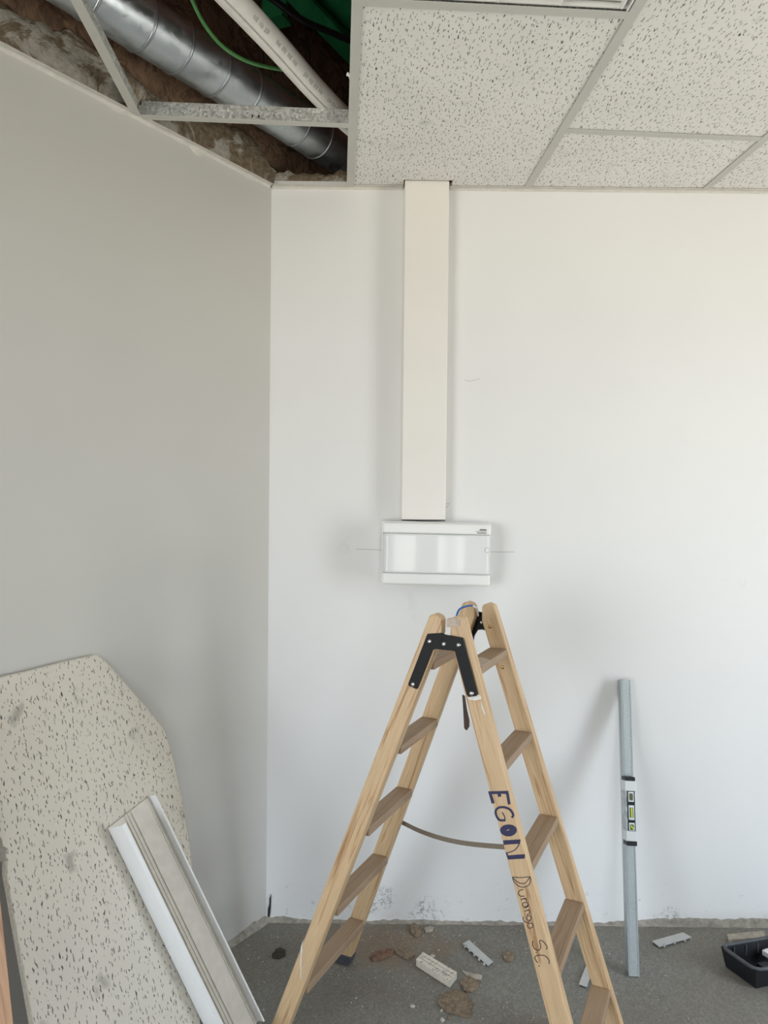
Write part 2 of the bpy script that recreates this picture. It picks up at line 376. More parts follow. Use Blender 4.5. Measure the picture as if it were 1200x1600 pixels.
def ctile(pts, m=m_tile):
    k = MB(); k.prism([G(i, d, .002) for i, d in pts], V((0, 0, .015)))
    off = random.random()*3
    return k.build('ceiling_tile', m, ceiling, gf=lambda p: ((p-Q0).dot(GX)+off, (p-Q0).dot(GY), 0))
TRX = (.058, .204); TRY = D-.052      # trunking footprint
h = .010
n0 = (TRX[0]-.008-Q0.x)/.998; n1 = (TRX[1]+.008-Q0.x)/.998
nd = lambda i: (G(i, 0).y-(TRY-.007))/.998
ctile([(h, dwall(h)), (n0, dwall(n0)), (n0, nd(n0)), (n1, nd(n1)), (n1, dwall(n1)), (SP-h, dwall(SP-h)), (SP-h, .927), (h, .927)])
ctile([(SP+h, dwall(SP+h)), (2*SP-h, dwall(2*SP-h)), (2*SP-h, .430), (SP+h, .430)])
ctile([(SP+h, .446), (2*SP-h, .446), (2*SP-h, 1.63), (SP+h, 1.63)])
ctile([(SP+h, 1.646), (2*SP-h, 1.646), (2*SP-h, 2.24), (SP+h, 2.24)])
ctile([(2*SP+h, dwall(2*SP+h)), (3*SP-h, dwall(3*SP-h)), (3*SP-h, 1.19), (2*SP+h, 1.19)])
ctile([(2*SP+h, 1.21), (3*SP-h, 1.21), (3*SP-h, 2.24), (2*SP+h, 2.24)])
ctile([(h, 1.56), (SP-h, 1.56), (SP-h, 2.24), (h, 2.24)])
def runner(i, d0, d1):
    k = MB(); k.box(G(i, 0), GX, GY, Z, -.012, .012, d0, d1, -.0012, 0); k.build('main_runner_flange', m_grid, ceiling)
    k = MB(); k.box(G(i, 0), GX, GY, Z, -.0014, .0014, d0, d1, .0, .034).box(G(i, 0), GX, GY, Z, -.004, .004, d0, d1, .030, .040); k.build('main_runner_web', m_galvweb, ceiling)
def tee(i0, i1, d, wm=m_galvweb):
    k = MB(); k.box(G(0, d), GX, GY, Z, i0+.012, i1-.012, -.012, .012, -.0010, .0002); k.build('cross_tee_flange', m_grid, ceiling)
    k = MB(); k.box(G(0, d), GX, GY, Z, i0+.004, i1-.004, -.0014, .0014, .0002, .032).box(G(0, d), GX, GY, Z, i0+.012, i1-.012, -.004, .004, .028, .042); k.build('cross_tee_web', wm, ceiling)
for i in (0, SP, 2*SP, 3*SP): runner(i, dwall(i)+.001, 2.24)
runner(-SP, dleft(-SP)+.012, 1.35)
tee(SP, 2*SP, .438); tee(0, SP, .934); tee(SP, 2*SP, 1.638); tee(2*SP, 3*SP, 1.2); tee(0, SP, 1.552)
tee(-SP, 0, .418)
# slots punched in the bare cross tee
k = MB()
for q in (-SP*.47, -SP*.44): k.box(G(q, .418), GX, GY, Z, -.002, .002, .0015, .0022, .010, .018)
k.build('tee_slot', m_dark, ceiling)
# wall angles
def angle(name, o, ax, nrm, a0, a1, bead=1.0):
    k = MB(); n = max(2, int((a1-a0)/.02)); vs = []
    k.box(o, ax, nrm, Z, a0, a1, 0, .022, -.0008, .0004)
    # uneven bead of filler under the angle
    for j in range(n+1):
        a = a0+(a1-a0)*j/n; hgt = .0035+bead*.007*noise.noise(V((a*14, 3.1, ax[0]*7)))**2*4+bead*.0015*noise.noise(V((a*60, 1, 0)))
        P = V(o)+V(ax)*a
        vs += [P+Z*.0, P+V(nrm)*.008-Z*.001, P+V(nrm)*.0035-Z*hgt, P-Z*(hgt+.004)]
    fs = [[j*4+q, j*4+q+1, (j+1)*4+q+1, (j+1)*4+q] for j in range(n) for q in range(3)]
    k.add(vs, fs); return struct(k.build(name, m_trim))
angle('trim_1', V((W0.x, W0.y, ZC)), UL, NL, .01, 2.2)
BW = V((0, D, ZC)); angle('trim_2', BW, V((1, 0, 0)), V((0, -1, 0)), -.385, TRX[0]-.006, .15)
angle('trim_3', BW, V((1, 0, 0)), V((0, -1, 0)), TRX[1]+.006, XR, .15)

# --- luminaire recessed in the grid
lum = thing('louvred_luminaire', G(SP/2, 1.25, .09), 'white recessed louvred ceiling luminaire at the top edge of the photo', 'light')
k = MB(); k.box(G(0, .947), GX, GY, Z, .014, SP-.014, 0, .575, .085, .09)
for a in (.014, SP-.018): k.box(G(0, .947), GX, GY, Z, a, a+.004, 0, .575, .0, .09)
for a in (0, .571): k.box(G(0, .947), GX, GY, Z, .014, SP-.014, a, a+.004, .004, .09)
k.build('housing', m_white, lum)
for d0 in (.010, .15, .29, .43):
    k = MB(); vs = []
    for j in range(7):
        t = j/6*2-1; hh = .012+.055*(1-t*t)
        for i in (.022, SP-.022): vs.append(G(i, (.947)+d0+.0675+t*.0645, hh))
    k.add(vs, [[2*j, 2*j+1, 2*j+3, 2*j+2] for j in range(6)], True); k.build('reflector', m_trunk, lum)
for j in range(5):
    i = .03+j*(SP-.06)/4
    k = MB(); k.prism([G(i-.0015, .952, .0), G(i+.0015, .952, .0), G(i+.006, .952, .05), G(i-.006, .952, .05)], GY*.56); k.build('louvre_blade', m_white, lum)

# ================================================================== PLENUM above the ceiling
mb = MB(); mb.abox(XL-.2, XR+.2, YR-.2, 4.0, 3.15, 3.25); struct(mb.build('ceiling_slab', m_brick))
mb = MB(); mb.box(W0, UL, NL, Z, -1.9, 3.0, -.12, -.004, ZC+.02, 3.15); mu = struct(mb.build('wall_left_upper', m_mason))
mb = MB(); mb.abox(-1.6, XR+.2, 3.05, 3.15, ZC+.02, 3.15); struct(mb.build('wall_far_upper', m_brick))
mb = MB(); mb.abox(XL-.2, XR+.2, YR-.2, YR-.02, ZC+.0, 3.15).abox(XL-.2, XL, YR-.2, .6, ZC, 3.15).abox(XL-.2, WLEND.x, .45, .6, ZC+.02, 3.15).abox(XR+.02, XR+.2, YR-.2, 3.7, ZC, 3.15).abox(-1.8, XR+.2, D+.1, 3.75, ZC-.10, ZC+.01)
struct(mb.build('wall_upper_rest', m_mason))
# broken plaster layer with a ragged top edge
k = MB(); vs = []; gs = []; n = 150
for j in range(n+1):
    a = -.02+1.75*j/n
    top = .105+.05*noise.noise(V((a*3.3, .3, 0)))+.022*noise.noise(V((a*13, 5, 0)))+.010*noise.noise(V((a*45, 2, 0)))
    if a < .10: top *= .55+.45*a/.10
    for q, (zz, dd) in enumerate(((0, .004), (.03, .010), (.06, .012), (top*.8, .012), (top, .007), (top+.004, -.006))):
        zz = min(zz, top+.004); bmp = .004*noise.noise(V((a*25, zz*30, 1)))
        vs.append(W0+UL*a+NL*(dd+bmp)+Z*(ZC+.003+zz)); gs.append((a*.8, zz, 0))
k.add(vs, [[j*6+q, j*6+q+1, (j+1)*6+q+1, (j+1)*6+q] for j in range(n) for q in range(5)], True, gs)
k.build('broken_plaster_layer', m_plaster, mu)
k = MB(); vs = []; gs = []; n = 40
for j in range(n+1):
    a = -.40+.30*j/n; top = .012+.035*max(0, noise.noise(V((a*22, 9, 0)))+.45)+.008*noise.noise(V((a*90, 4, 0)))
    for yy, zz in ((.0, .0), (-.001, top*.6), (.004, top), (.05, top*.9), (.10, .0)): vs.append(V((a, D+yy, ZC+.02+zz))); gs.append((a, zz+yy, .3))
k.add(vs, [[j*5+q, j*5+q+1, (j+1)*5+q+1, (j+1)*5+q] for j in range(n) for q in range(4)], False, gs)
k.build('broken_wall_top', m_plaster, wb)

# --- spiral duct parallel to the left wall
RHO = 2.0; KA = .0349; PHI = math.radians(142.8); AX = -UL
DC = CAM+NL*(RHO*math.cos(PHI))+Z*(RHO*math.sin(PHI)); DR = RHO*KA
def DP(A): return V((DC.x, DC.y, DC.z))+AX*A
duct = thing('spiral_duct', DP(1.0)-Z*DR, 'galvanised spiral duct running above the open ceiling along the left wall', 'duct')
A1 = 2.02
MB().tube([DP(-.6+j*.1) for j in range(int((A1+.6)/.1)+1)]+[DP(A1)], DR, 40).build('duct_pipe', m_duct, duct)
def ringA(px, py):
    d = ray(px, py); dp = d-AX*d.dot(AX); return d.dot(AX)/dp.length*RHO*math.cos(math.asin(KA))
rings = [ringA(*q) for q in ((205, 72), (261, 112), (322, 140), (373, 166), (448, 222), (481, 245), (518, 264))]
rings = [rings[0]-.30, rings[0]-.15]+rings
def torus(A, R, r):
    t = MB(); vs = []; c = DP(A); b = Z; a = AX.cross(Z)
    for i in range(40):
        q = 2*math.pi*i/40; rd = a*math.cos(q)+b*math.sin(q)
        for j in range(6):
            p = 2*math.pi*j/6; vs.append(c+rd*(R+r*math.cos(p))+AX*r*1.4*math.sin(p))
    t.add(vs, [[i*6+j, i*6+(j+1) % 6, ((i+1) % 40)*6+(j+1) % 6, ((i+1) % 40)*6+j] for i in range(40) for j in range(6)], True); return t
for A in rings: torus(A, DR, .0034).build('seam_ring', m_ring, duct)
el = []
for j in range(9):
    t = j/8*math.pi/2; el.append(DP(A1)+AX*(.13*math.sin(t))+AX.cross(Z)*(.13*(1-math.cos(t)))-Z*.05*(j/8))
MB().tube(el, DR*.99, 28).build('elbow', m_duct, duct)
lp = onY(525, 283, D+.03); k = MB()
k.box(lp, V((.92, 0, .38)), V((0, 1, 0)), V((-.38, 0, .92)), -.02, .02, 0, .001, -.011, .011); lb = k.build('sticker', m_band, duct)
k = MB()
for j in range(4): k.box(lp, V((.92, 0, .38)), V((0, 1, 0)), V((-.38, 0, .92)), -.015, .012, -.0006, 0, -.008+j*.0045, -.006+j*.0045)
k.build('sticker_print', m_grey, lb)

# --- white ribbed hose, green cable
hp = [(300, -75, 1.5), (345, -22, 1.62), (392, 28, 1.74), (438, 78, 1.86), (480, 126, 1.98), (515, 163, 2.08), (550, 196, 2.18), (600, 238, 2.32)]
P = [atd(*q) for q in hp]
def smooth(P, n=5):
    out = []
    for i in range(len(P)-1):
        p0, p1, p2, p3 = P[max(i-1, 0)], P[i], P[i+1], P[min(i+2, len(P)-1)]
        for j in range(n):
            t = j/n; out.append(.5*((2*p1)+(p2-p0)*t+(2*p0-5*p1+4*p2-p3)*t*t+(3*p1-p0-3*p2+p3)*t**3))
    return out+[P[-1]]
hose = thing('white_insulated_pipe', P[3], 'thick white pipe with worn grey print crossing the open ceiling', 'pipe')
HP = smooth(P); MB().tube(HP, .0305, 20).build('pipe_sleeve', m_hose, hose)
def perp(j):
    t = (HP[min(j+1, len(HP)-1)]-HP[max(j-1, 0)]).normalized(); c = (CAM-HP[j]); c = (c-t*c.dot(t)).normalized(); sd = t.cross(c).normalized()
    return t, c, sd*(1 if sd.x > 0 else -1)
k = MB(); k.tube([HP[j]+(perp(j)[1]*.90-perp(j)[2]*.43).normalized()*.0298 for j in range(len(HP))], .0022, 6); k.build('seam', m_faded, hose)
k = MB()
for j, p in enumerate(HP[9:32]):
    t, c, sd = perp(j+9); nn = (c*.93+sd*.22).normalized(); w2 = t.cross(nn).normalized()
    if j % 5 == 3: continue
    for q in range(3): k.box(p+nn*.0306+t*(q*.006), t, w2, nn, -.0012+.0006*(q % 2), .0016, -.006+random.random()*.003, .004+random.random()*.003, 0, .0007)
k.build('pipe_print', m_faded, hose, kind='stuff')
gp = [(285, -40, 1.75), (301, 2, 1.82), (322, 42, 1.88), (350, 74, 1.94), (385, 95, 2.0), (425, 106, 2.06), (470, 112, 2.14)]
single(MB().tube(smooth([atd(*q) for q in gp]), .0052, 8), 'green_cable', m_green, 'bright green cable sagging beside the white pipe above the ceiling', 'cable')

# --- green steel beams and dark conduits
def ibeam(name, p, q, label, hw=.05, hh=.055):
    p = V(p); q = V(q); t = (q-p).normalized(); s = t.cross(Z).normalized(); L = (q-p).length
    o = thing(name, (p+q)/2, label, 'beam')
    MB().box(p, t, s, Z, 0, L, -hw, hw, 0, .012).build('lower_flange', m_beam, o)
    MB().box(p, t, s, Z, 0, L, -hw, hw, 2*hh-.012, 2*hh).build('upper_flange', m_beam, o)
    MB().box(p, t, s, Z, 0, L, -.005, .005, .012, 2*hh-.012).build('web', m_beam, o)
ibeam('steel_beam', onZ(400, -70, 2.98), onZ(600, 140, 2.98), 'green painted steel beam above the white pipe, running along the duct', .034)
ibeam('steel_beam', onZ(448, 32, 3.0), onZ(150, 110, 3.0), 'short green cross beam above the ceiling between the duct and the white pipe', .03)
ibeam('steel_beam', onZ(470, -60, 3.03), onZ(640, 110, 3.03), 'green beam at the far right of the open ceiling, beside the ceiling tile', .06)
cpts = [atd(415, -10, 2.1), atd(470, 30, 2.2), atd(520, 52, 2.3), atd(580, 78, 2.4)]
single(MB().tube(smooth(cpts), .010, 8), 'black_conduit', m_black, 'black conduit running along the green beam above the ceiling', 'conduit')

cp = G(-.006, .62, .012); single(MB().tube([cp, cp+V((-.004, 0, .012)), cp+V((-.012, 0, .016))], .005, 8), 'wire_clip', m_white, 'tiny white cable clip on the ceiling runner by the green beam', 'clip')
# ================================================================== TRUNKING + PANEL on the back wall
tk = thing('cable_trunking', V((.131, D, 1.35)), 'wide cream vertical cable trunking from the ceiling down to the panel', 'trunking')
PT = onY(650, 812, TRY).z
MB().abox(TRX[0]+.003, TRX[1]-.003, TRY+.008, D-.0005, PT+.002, ZC+.09).build('trunking_base', m_trunk, tk, .002)
lid = MB().abox(TRX[0], TRX[1], TRY, TRY+.012, PT, ZC+.005).build('trunking_lid', m_trunk, tk, .003)
MB().abox(TRX[0]+.001, TRX[1]-.001, TRY+.002, TRY+.010, PT-.003, PT-.0002).build('end_gap', m_dark, tk)

PY = D-.092
c4 = [onY(*q, PY) for q in ((598, 816), (768, 819.5), (765.5, 916.5), (597, 912.5))]
pc = sum(c4, V((0, 0, 0)))/4; ea = ((c4[1]-c4[0])+(c4[2]-c4[3])).normalized(); eb = V((0, -1, 0)); ec = Z.copy(); ec = (ec-ea*ec.dot(ea)).normalized()
pw = ((c4[1]-c4[0]).length+(c4[2]-c4[3]).length)/4; ph = ((c4[0]-c4[3]).length+(c4[1]-c4[2]).length)/4
PO = V((pc.x, D, pc.z))
pn = thing('distribution_panel', V((pc.x, D, pc.z-ph)), 'white electrical distribution panel with glossy flap door below the trunking', 'panel')
def pbox(x0, x1, z0, z1, y0, y1): return MB().box(PO, ea, eb, ec, x0, x1, y0, y1, z0, z1)
pbox(-pw-.004, pw+.003, -ph+.004, ph+.004, .001, .060).build('back_box', m_white, pn, .004)
pbox(-pw+.002, pw-.002, -ph+.003, ph-.003, .060, .078).build('cover_frame', m_dark, pn, .002)
zd0 = ph-.0175*2.15; zd1 = -ph+.0185*2.15
pbox(-pw, pw, zd0+.0016, ph, .060, .092).build('top_cover', m_white, pn, .006)
pbox(-pw, pw, -ph, zd1-.0016, .060, .092).build('bottom_cover', m_white, pn, .006)
# slightly bowed glossy door
k = MB(); vs = []; nn = 16
for j in range(nn+1):
    t = j/nn*2-1; bow = .0925+.0016*(1-t*t)+.00010*math.sin(j*1.7)
    for zz, e_ in ((zd1+.0006, -.0025), (zd1+.0025, -.0004), (zd1+.004, 0), (zd1+.006, 0), (zd0-.006, 0), (zd0-.004, 0), (zd0-.0025, -.0004), (zd0-.0006, -.0025)):
        vs.append(PO+ea*(t*(pw-.0006))+eb*(bow+e_)+ec*zz)
k.add(vs, [[j*8+q, j*8+q+1, (j+1)*8+q+1, (j+1)*8+q] for j in range(nn) for q in range(7)], True)
dr = k.build('flap_door', m_gloss, pn); so = dr.modifiers.new('thickness', 'SOLIDIFY'); so.thickness = .004; so.offset = 1
lt = PO+ea*(pw-.0125)+eb*.0965+ec*(zd0-.046)
k = MB(); k.tube([lt-eb*.003, lt+eb*.001], .0082, 20); ltc = k.build('latch_ring', m_grey, dr)
k = MB(); k.tube([lt-eb*.002, lt+eb*.0018], .0074, 20); k.build('latch_button', m_white, dr)
lo = PO+ea*(pw-.016)+eb*.0921+ec*(ph-.018)
k = MB()
for row, (l, hgt) in enumerate(((.022, .0040), (.034, .0012), (.030, .0030))):
    zt = -row*.0052; xx = -l
    while xx < 0:
        wdt = .0030 if row != 1 else l
        k.box(lo, ea, eb, ec, xx, min(0, xx+wdt), 0, .0004, zt-hgt/2, zt+hgt/2); xx += wdt+.0009
k.build('maker_print', m_dark, pn)
# pencil marks on the wall (drawn lines)
def pencil(pts, r=.0004):
    MB().ribbon([onY(x, y, D-.0004) for x, y in pts], r, .0003, Z, V((0, 1, 0))).build('pencil_line', m_grey, wb)
pencil([(556, 858), (580, 858.6), (597, 859.5)]); pencil([(768, 862), (785, 862.6), (804, 862.2)])
pencil([(596, 835), (595, 848), (595.5, 862)], .0005)
pencil([(690, 792), (696, 787), (702, 787), (699, 792), (692, 794)], .0004); pencil([(726, 593), (732, 596), (750, 592)], .0003)
# crack in the corner by the floor, old screw hole with a stub on the right
k = MB(); cr = [(423.5, 1397), (421, 1404), (420.5, 1413), (418.5, 1420), (418, 1432), (421.5, 1433), (423, 1420), (423.6, 1408)]
k.prism([onY(x, y, D-.003) for x, y in cr], V((0, .002, 0))); k.build('corner_crack', m_dark, wb)
st = onY(1188, 1443, D); k = MB(); k.tube([st+V((0, -.001, 0)), st+V((0, -.008, 0))], .011, 16); k.build('socket_stub', m_pale, wb, .002)
k = MB(); k.prism([onY(x, y, D-.0012) for x, y in ((1054, 1444), (1057, 1443), (1060, 1446), (1058, 1448))], V((0, .001, 0))); k.build('wall_chip', m_dark, wb)
# exposed plaster where the skirting was stripped
k = MB(); vs = []; n = 400
for j in range(n+1):
    x = -.385+3.07*j/n
    lvl = .004+.018*max(0, min(1, (x-.75)/.25))+.012*max(0, 1-abs(x+.33)/.09)+.008*max(0, 1-abs(x-.16)/.08)
    top = max(.001, lvl+.006*noise.noise(V((x*9, 0, 0)))+.006*noise.noise(V((x*45, 1, 0))))
    th = .006+.003*noise.noise(V((x*22, 8, 0)))
    for zz, yy in ((-.001, -.004-th*1.6), (top*.35, -.002-th), (top*.85, -th*.55), (top, -.0015), (top+.003, .001)): vs.append(V((x, D+yy, max(zz, -.001))))
k.add(vs, [[j*5+q, j*5+q+1, (j+1)*5+q+1, (j+1)*5+q] for j in range(n) for q in range(4)])
k.build('stripped_plaster_edge', m_mortar, wb)
k = MB(); vs = []; n = 120
for j in range(n+1):
    a = .0+1.2*j/n; top = .014+.012*noise.noise(V((a*8, 5, 0)))+.006*noise.noise(V((a*40, 1, 0)))
    P0 = W0+UL*a
    for zz, yy in ((-.001, .018), (top*.5, .010), (top, .003), (top+.004, -.001)): vs.append(P0+NL*(yy+.003*noise.noise(V((a*30, zz*9, 2))))+Z*zz)
k.add(vs, [[j*4+q, j*4+q+1, (j+1)*4+q+1, (j+1)*4+q] for j in range(n) for q in range(3)])
k.build('stripped_plaster_edge', m_mortar, wl)

# ================================================================== LADDER
LP = V((.1753, 1.9152, 0)); AL = .4364; LH = 1.1623; TR_, SR = .3122, .0542; TLF, SLF = .3711, -.0165
LW0, LG, LE = .2497, .0568, .0491; ZT, DZ = 1.0408, .2203; TH = .030; SM = .035
WV = V((math.sin(AL), math.cos(AL), 0)); SV = V((math.cos(AL), -math.sin(AL), 0))
def lad(s, wo, z): return LP+SV*s+WV*wo+Z*z
def near(z): return -(LW0/2+LG*(LH-z))
def far(z): return LW0/2+LG*(LH-z)
ladder = thing('wooden_stepladder', LP, 'wooden double stepladder with navy handwriting on its right front stile', 'ladder')
def cs(side, z):
    return (SR+(LH-z)*TR_) if side > 0 else -(SLF+(LH-z)*TLF)
def stile(side, back):
    hz = LH; tb = TR_ if side > 0 else TLF
    inner = lambda z: cs(side, z)-side*LE/2
    outer = lambda z: cs(side, z)+side*LE/2
    clip = SM+side*.0105
    # inner edge meets the vertical cut
    zc = hz
    while (inner(zc)-clip)*side < 0 and zc > .9: zc -= .001
    zb = 0.0 if not back else .0
    pts = [(outer(zb), zb), (inner(zb), zb), (inner(zc), zc), (clip, hz-.014)]
    so_ = outer(hz-.022); mid = (clip+so_)/2
    pts += [(clip+side*.004, hz-.005), (mid, hz), (so_-side*.006, hz-.005), (outer(hz-.022), hz-.022)]
    if back: fr = [lad(s, far(z), z) for s, z in pts]; of = [WV*TH]*len(pts)
    else: fr = [lad(s, near(z), z) for s, z in pts]; of = [WV*TH]*len(pts)
    ph_ = random.random()*5
    return MB().prism(fr, of).build('stile', m_wood, ladder, .004, gf=lambda p: (p.z+ph_, (p-LP).dot(SV)+side*p.z*tb, (p-LP).dot(WV)*.6+ph_))
stl = {(s, b): stile(s, b) for s in (-1, 1) for b in (0, 1)}
def tread(side, kk):
    z = ZT-kk*DZ; t = .022; hw = LE/2+.001
    v = []
    for zz in (z, z-t):
        c = cs(side, z)
        for s, wf in ((c-hw, 0), (c+hw, 0), (c+hw, 1), (c-hw, 1)):
            v.append(lad(s, near(zz)+TH if wf == 0 else far(zz), zz))
    ph_ = random.random()*5
    MB().add(v, [(0, 1, 2, 3), (7, 6, 5, 4), (0, 4, 5, 1), (1, 5, 6, 2), (2, 6, 7, 3), (3, 7, 4, 0)]).build(
        'tread', m_tread, ladder, .003, gf=lambda p: ((p-LP).dot(WV)+ph_, (p-LP).dot(SV), p.z))
for s in (-1, 1):
    for kk in range(5): tread(s, kk)
# rubber feet
for (s, b) in stl:
    c = cs(s, 0); z1 = .03; k = MB(); wo = far(0) if b else near(0); hw = LE/2+.003; vs = []
    for zz in (0.0005, z1):
        cc = cs(s, zz); wz = far(zz) if b else near(zz)
        vs += [lad(cc-hw, wz-.003, zz), lad(cc+hw, wz-.003, zz), lad(cc+hw, wz+TH+.003, zz), lad(cc-hw, wz+TH+.003, zz)]
    k.add(vs, [(3, 2, 1, 0), (4, 5, 6, 7), (0, 1, 5, 4), (1, 2, 6, 5), (2, 3, 7, 6), (3, 0, 4, 7)]); k.build('rubber_foot', m_rubber, ladder, .003)
# near face plane of the ladder, for what is fixed to or written on it
NPT = lad(0, near(LH), LH); NNR = (WV-Z*LG)      # plane: w - near(z) = 0
def face(x, y, lift=0.0): return onp(x, y, NPT-WV*lift, NNR)
c5 = lambda x, y: (620+x/5, 920+y/5)
def plate(pts, lift, th, name, m, parent, bevel=0):
    return MB().prism([face(*q, lift+th) for q in pts], WV*th).build(name, m, parent, bevel)
hg = plate([c5(*q) for q in ((238, 352), (355, 346), (392, 365), (385, 480), (300, 470), (280, 480), (162, 780), (150, 784), (92, 758), (88, 742))], .0004, .0035, 'hinge_strap', m_blackm, ladder, .0008)
hg2 = plate([c5(*q) for q in ((350, 352), (515, 385), (630, 820), (622, 838), (560, 846), (545, 828), (452, 490), (430, 484), (345, 476))], .0042, .0030, 'hinge_strap', m_blackm, ladder, .0008)
for h_, L in ((hg, ((257, 412), (127, 747))), (hg2, ((368, 432), (482, 440), (583, 817)))):
    for q in L: MB().dome(face(*c5(*q), .0045 if h_ is hg else .0075), -NNR, .0062, .004).build('rivet', m_steel, h_)
# far hinge, seen through the gap
k = MB()
for s in (-1, 1):
    q = []
    for z in (LH-.03, LH-.075): q.append((SM-s*.014, z))
    q = [(SM-s*.012, LH-.030), (SM+s*.05, LH-.04), (cs(s, LH-.20)+s*.012, LH-.20), (cs(s, LH-.20)-s*.012, LH-.20), (SM+s*.010, LH-.082), (SM-s*.012, LH-.078)]
    o = MB().prism([lad(a, far(z)+TH+.0005+(.003 if s > 0 else 0), z) for a, z in q], WV*.003).build('hinge_strap', m_blackm, ladder)
    if s < 0: MB().dome(lad(SM, far(LH-.06)+TH-.0005, LH-.06), -WV, .005, .003).build('rivet', m_steel, o)
# screw heads on the far right stile's inner face
FPT = lad(0, far(LH), LH); FNR = (WV+Z*LG)
def bface(x, y, lift=0.0): return onp(x, y, FPT-WV*lift, FNR)
for q in (c5(727, 296), c5(825, 614)): MB().dome(bface(*q), -FNR, .0052, .002).build('screw', m_brass, stl[(1, 1)])
# handwriting on the right front stile
cz = lambda x, y: (740+x/5.333, 1220+y/5.333)
ST = stl[(1, 0)]
def ink_poly(pts, name='lettering', m=m_ink):
    MB().prism([face(*cz(*q), .0007) for q in pts], WV*.0006).build(name, m, ST)
def ink_line(pts, wd, name='lettering', m=m_ink, join=None):
    k = join or MB(); P = [V(cz(*q)).to_2d() if False else V((*cz(*q), 0)) for q in pts]; hw = wd/5.333/2; L = []; Rr = []
    for i, p in enumerate(P):
        t = (P[min(i+1, len(P)-1)]-P[max(i-1, 0)]).normalized(); nn = V((-t.y, t.x, 0))*hw
        L.append(p+nn); Rr.append(p-nn)
    vs = [face(q.x, q.y, .0007) for q in L]+[face(q.x, q.y, .0007) for q in Rr]; n = len(P)
    k.add(vs, [[i, i+1, n+i+1, n+i] for i in range(n-1)])
    if join is None: k.build(name, m, ST)
ink_poly([(120, 88), (288, 84), (308, 194), (286, 200), (270, 110), (228, 108), (230, 130), (206, 138), (198, 110), (152, 112), (176, 184), (150, 192)])
def arc(P, n=5): return [(p.x, p.y) for p in smooth([V((*q, 0)) for q in P], n)]
ink_line(arc([(318, 308), (330, 282), (300, 238), (250, 220), (205, 226), (184, 252), (190, 292), (215, 326), (250, 330), (264, 328)]), 19)
ink_line(arc([(262, 334), (258, 300), (238, 262)]), 9)
op = []
for j in range(24):
    a = j/24*2*math.pi; op.append((290+70*math.cos(a)*(1-.06*math.sin(a)), 414+50*math.sin(a)))
ink_poly(op)
MB().prism([face(*cz(*q), .0013) for q in ((270, 416), (285, 408), (302, 405), (290, 414))], WV*.0005).build('lettering_gap', m_wood, ST)
ink_poly([(246, 497), (390, 489), (386, 524), (250, 534)])
ink_line(arc([(388, 495), (372, 540), (345, 575), (310, 592), (268, 603)]), 8)
ink_poly([(266, 600), (278, 598), (288, 622), (428, 612), (425, 648), (288, 657)])
tl = MB(); cv = lambda x, y: ((790+x/10-740)*5.333, (1360+y/10-1220)*5.333)
for Lp in ([(100, 105), (240, 112), (380, 100)], [(105, 108), (125, 165), (180, 230), (260, 262), (330, 250), (378, 205), (390, 150), (380, 100)], [(120, 125), (190, 185), (270, 206), (320, 185), (375, 110)],
           [(278, 300), (225, 312), (195, 355), (225, 400), (298, 400)],
           [(240, 460), (290, 440), (325, 438)], [(285, 440), (320, 455), (325, 490)],
           [(340, 505), (290, 502), (264, 530), (285, 568), (330, 560), (350, 530), (335, 505)], [(350, 530), (350, 560), (322, 580), (288, 588)],
           [(298, 640), (340, 622), (370, 612)], [(350, 618), (378, 645), (365, 675), (328, 700)],
           [(385, 710), (345, 712), (330, 745), (350, 780), (388, 772), (398, 740), (385, 710)], [(395, 760), (365, 805), (315, 812), (280, 780), (272, 740), (290, 728)],
           [(415, 830), (370, 825), (342, 858), (360, 898), (400, 900), (430, 870), (415, 830)],
           [(428, 1095), (422, 1150), (445, 1215), (490, 1248), (530, 1240), (548, 1200), (538, 1140), (530, 1105), (552, 1092), (600, 1125), (640, 1180), (648, 1205), (636, 1236)],
           [(474, 1276), (480, 1282), (476, 1290)],
           [(505, 1445), (475, 1410), (455, 1370), (470, 1340), (520, 1325), (590, 1328), (645, 1358), (682, 1420), (675, 1462)], [(512, 1484), (522, 1492), (520, 1502)]):
    Lp = [cv(*q) for q in Lp]; ink_line(arc(Lp, 4), 6.5 if len(Lp) > 3 or Lp[0][1] < 900 else 7.5, join=tl)
tl.build('handwriting', m_inkd, ST)
# paint splashes on the front stiles
for pts, st_ in (([c5(*q) for q in ((552, 848), (640, 826), (655, 838), (660, 862), (610, 872), (562, 864))], ST), ([c5(*q) for q in ((655, 880), (672, 920), (694, 985), (684, 980), (662, 930))], ST),
             ([(474, 1468), (472.5, 1478), (471, 1500), (470.5, 1530), (469.3, 1528), (469.5, 1500), (470, 1480)], stl[(-1, 0)])):
    MB().prism([face(*q, .0009) for q in pts], WV*.0006).build('paint_splash', m_paint, st_)

MB().prism([face(*c5(*q), .002) for q in ((388, 236), (450, 226), (492, 236), (498, 290), (440, 298), (386, 302))], WV*.016).build('splintered_edge', m_splint, ST, .001)
MB().prism([onZ(*c5(*q), ZT+.0009) for q in ((606, 545), (650, 533), (700, 545), (734, 558), (712, 578), (650, 602), (612, 592))], Z*-.0007).build('paint_splash', m_splint, ladder)
# stay strap between the two halves
sp = [(606, 1276, 2.235), (628, 1285, 2.20), (655, 1298, 2.14), (690, 1310, 2.07), (730, 1318, 1.99), (783, 1323, 1.89), (806, 1323, 1.84)]
k = MB(); k.ribbon(smooth([onY(x, y, d) for x, y, d in sp], 4), .0065, .0008, Z, V((.5, .86, 0))); k.build('stay_strap', m_strap, ladder)
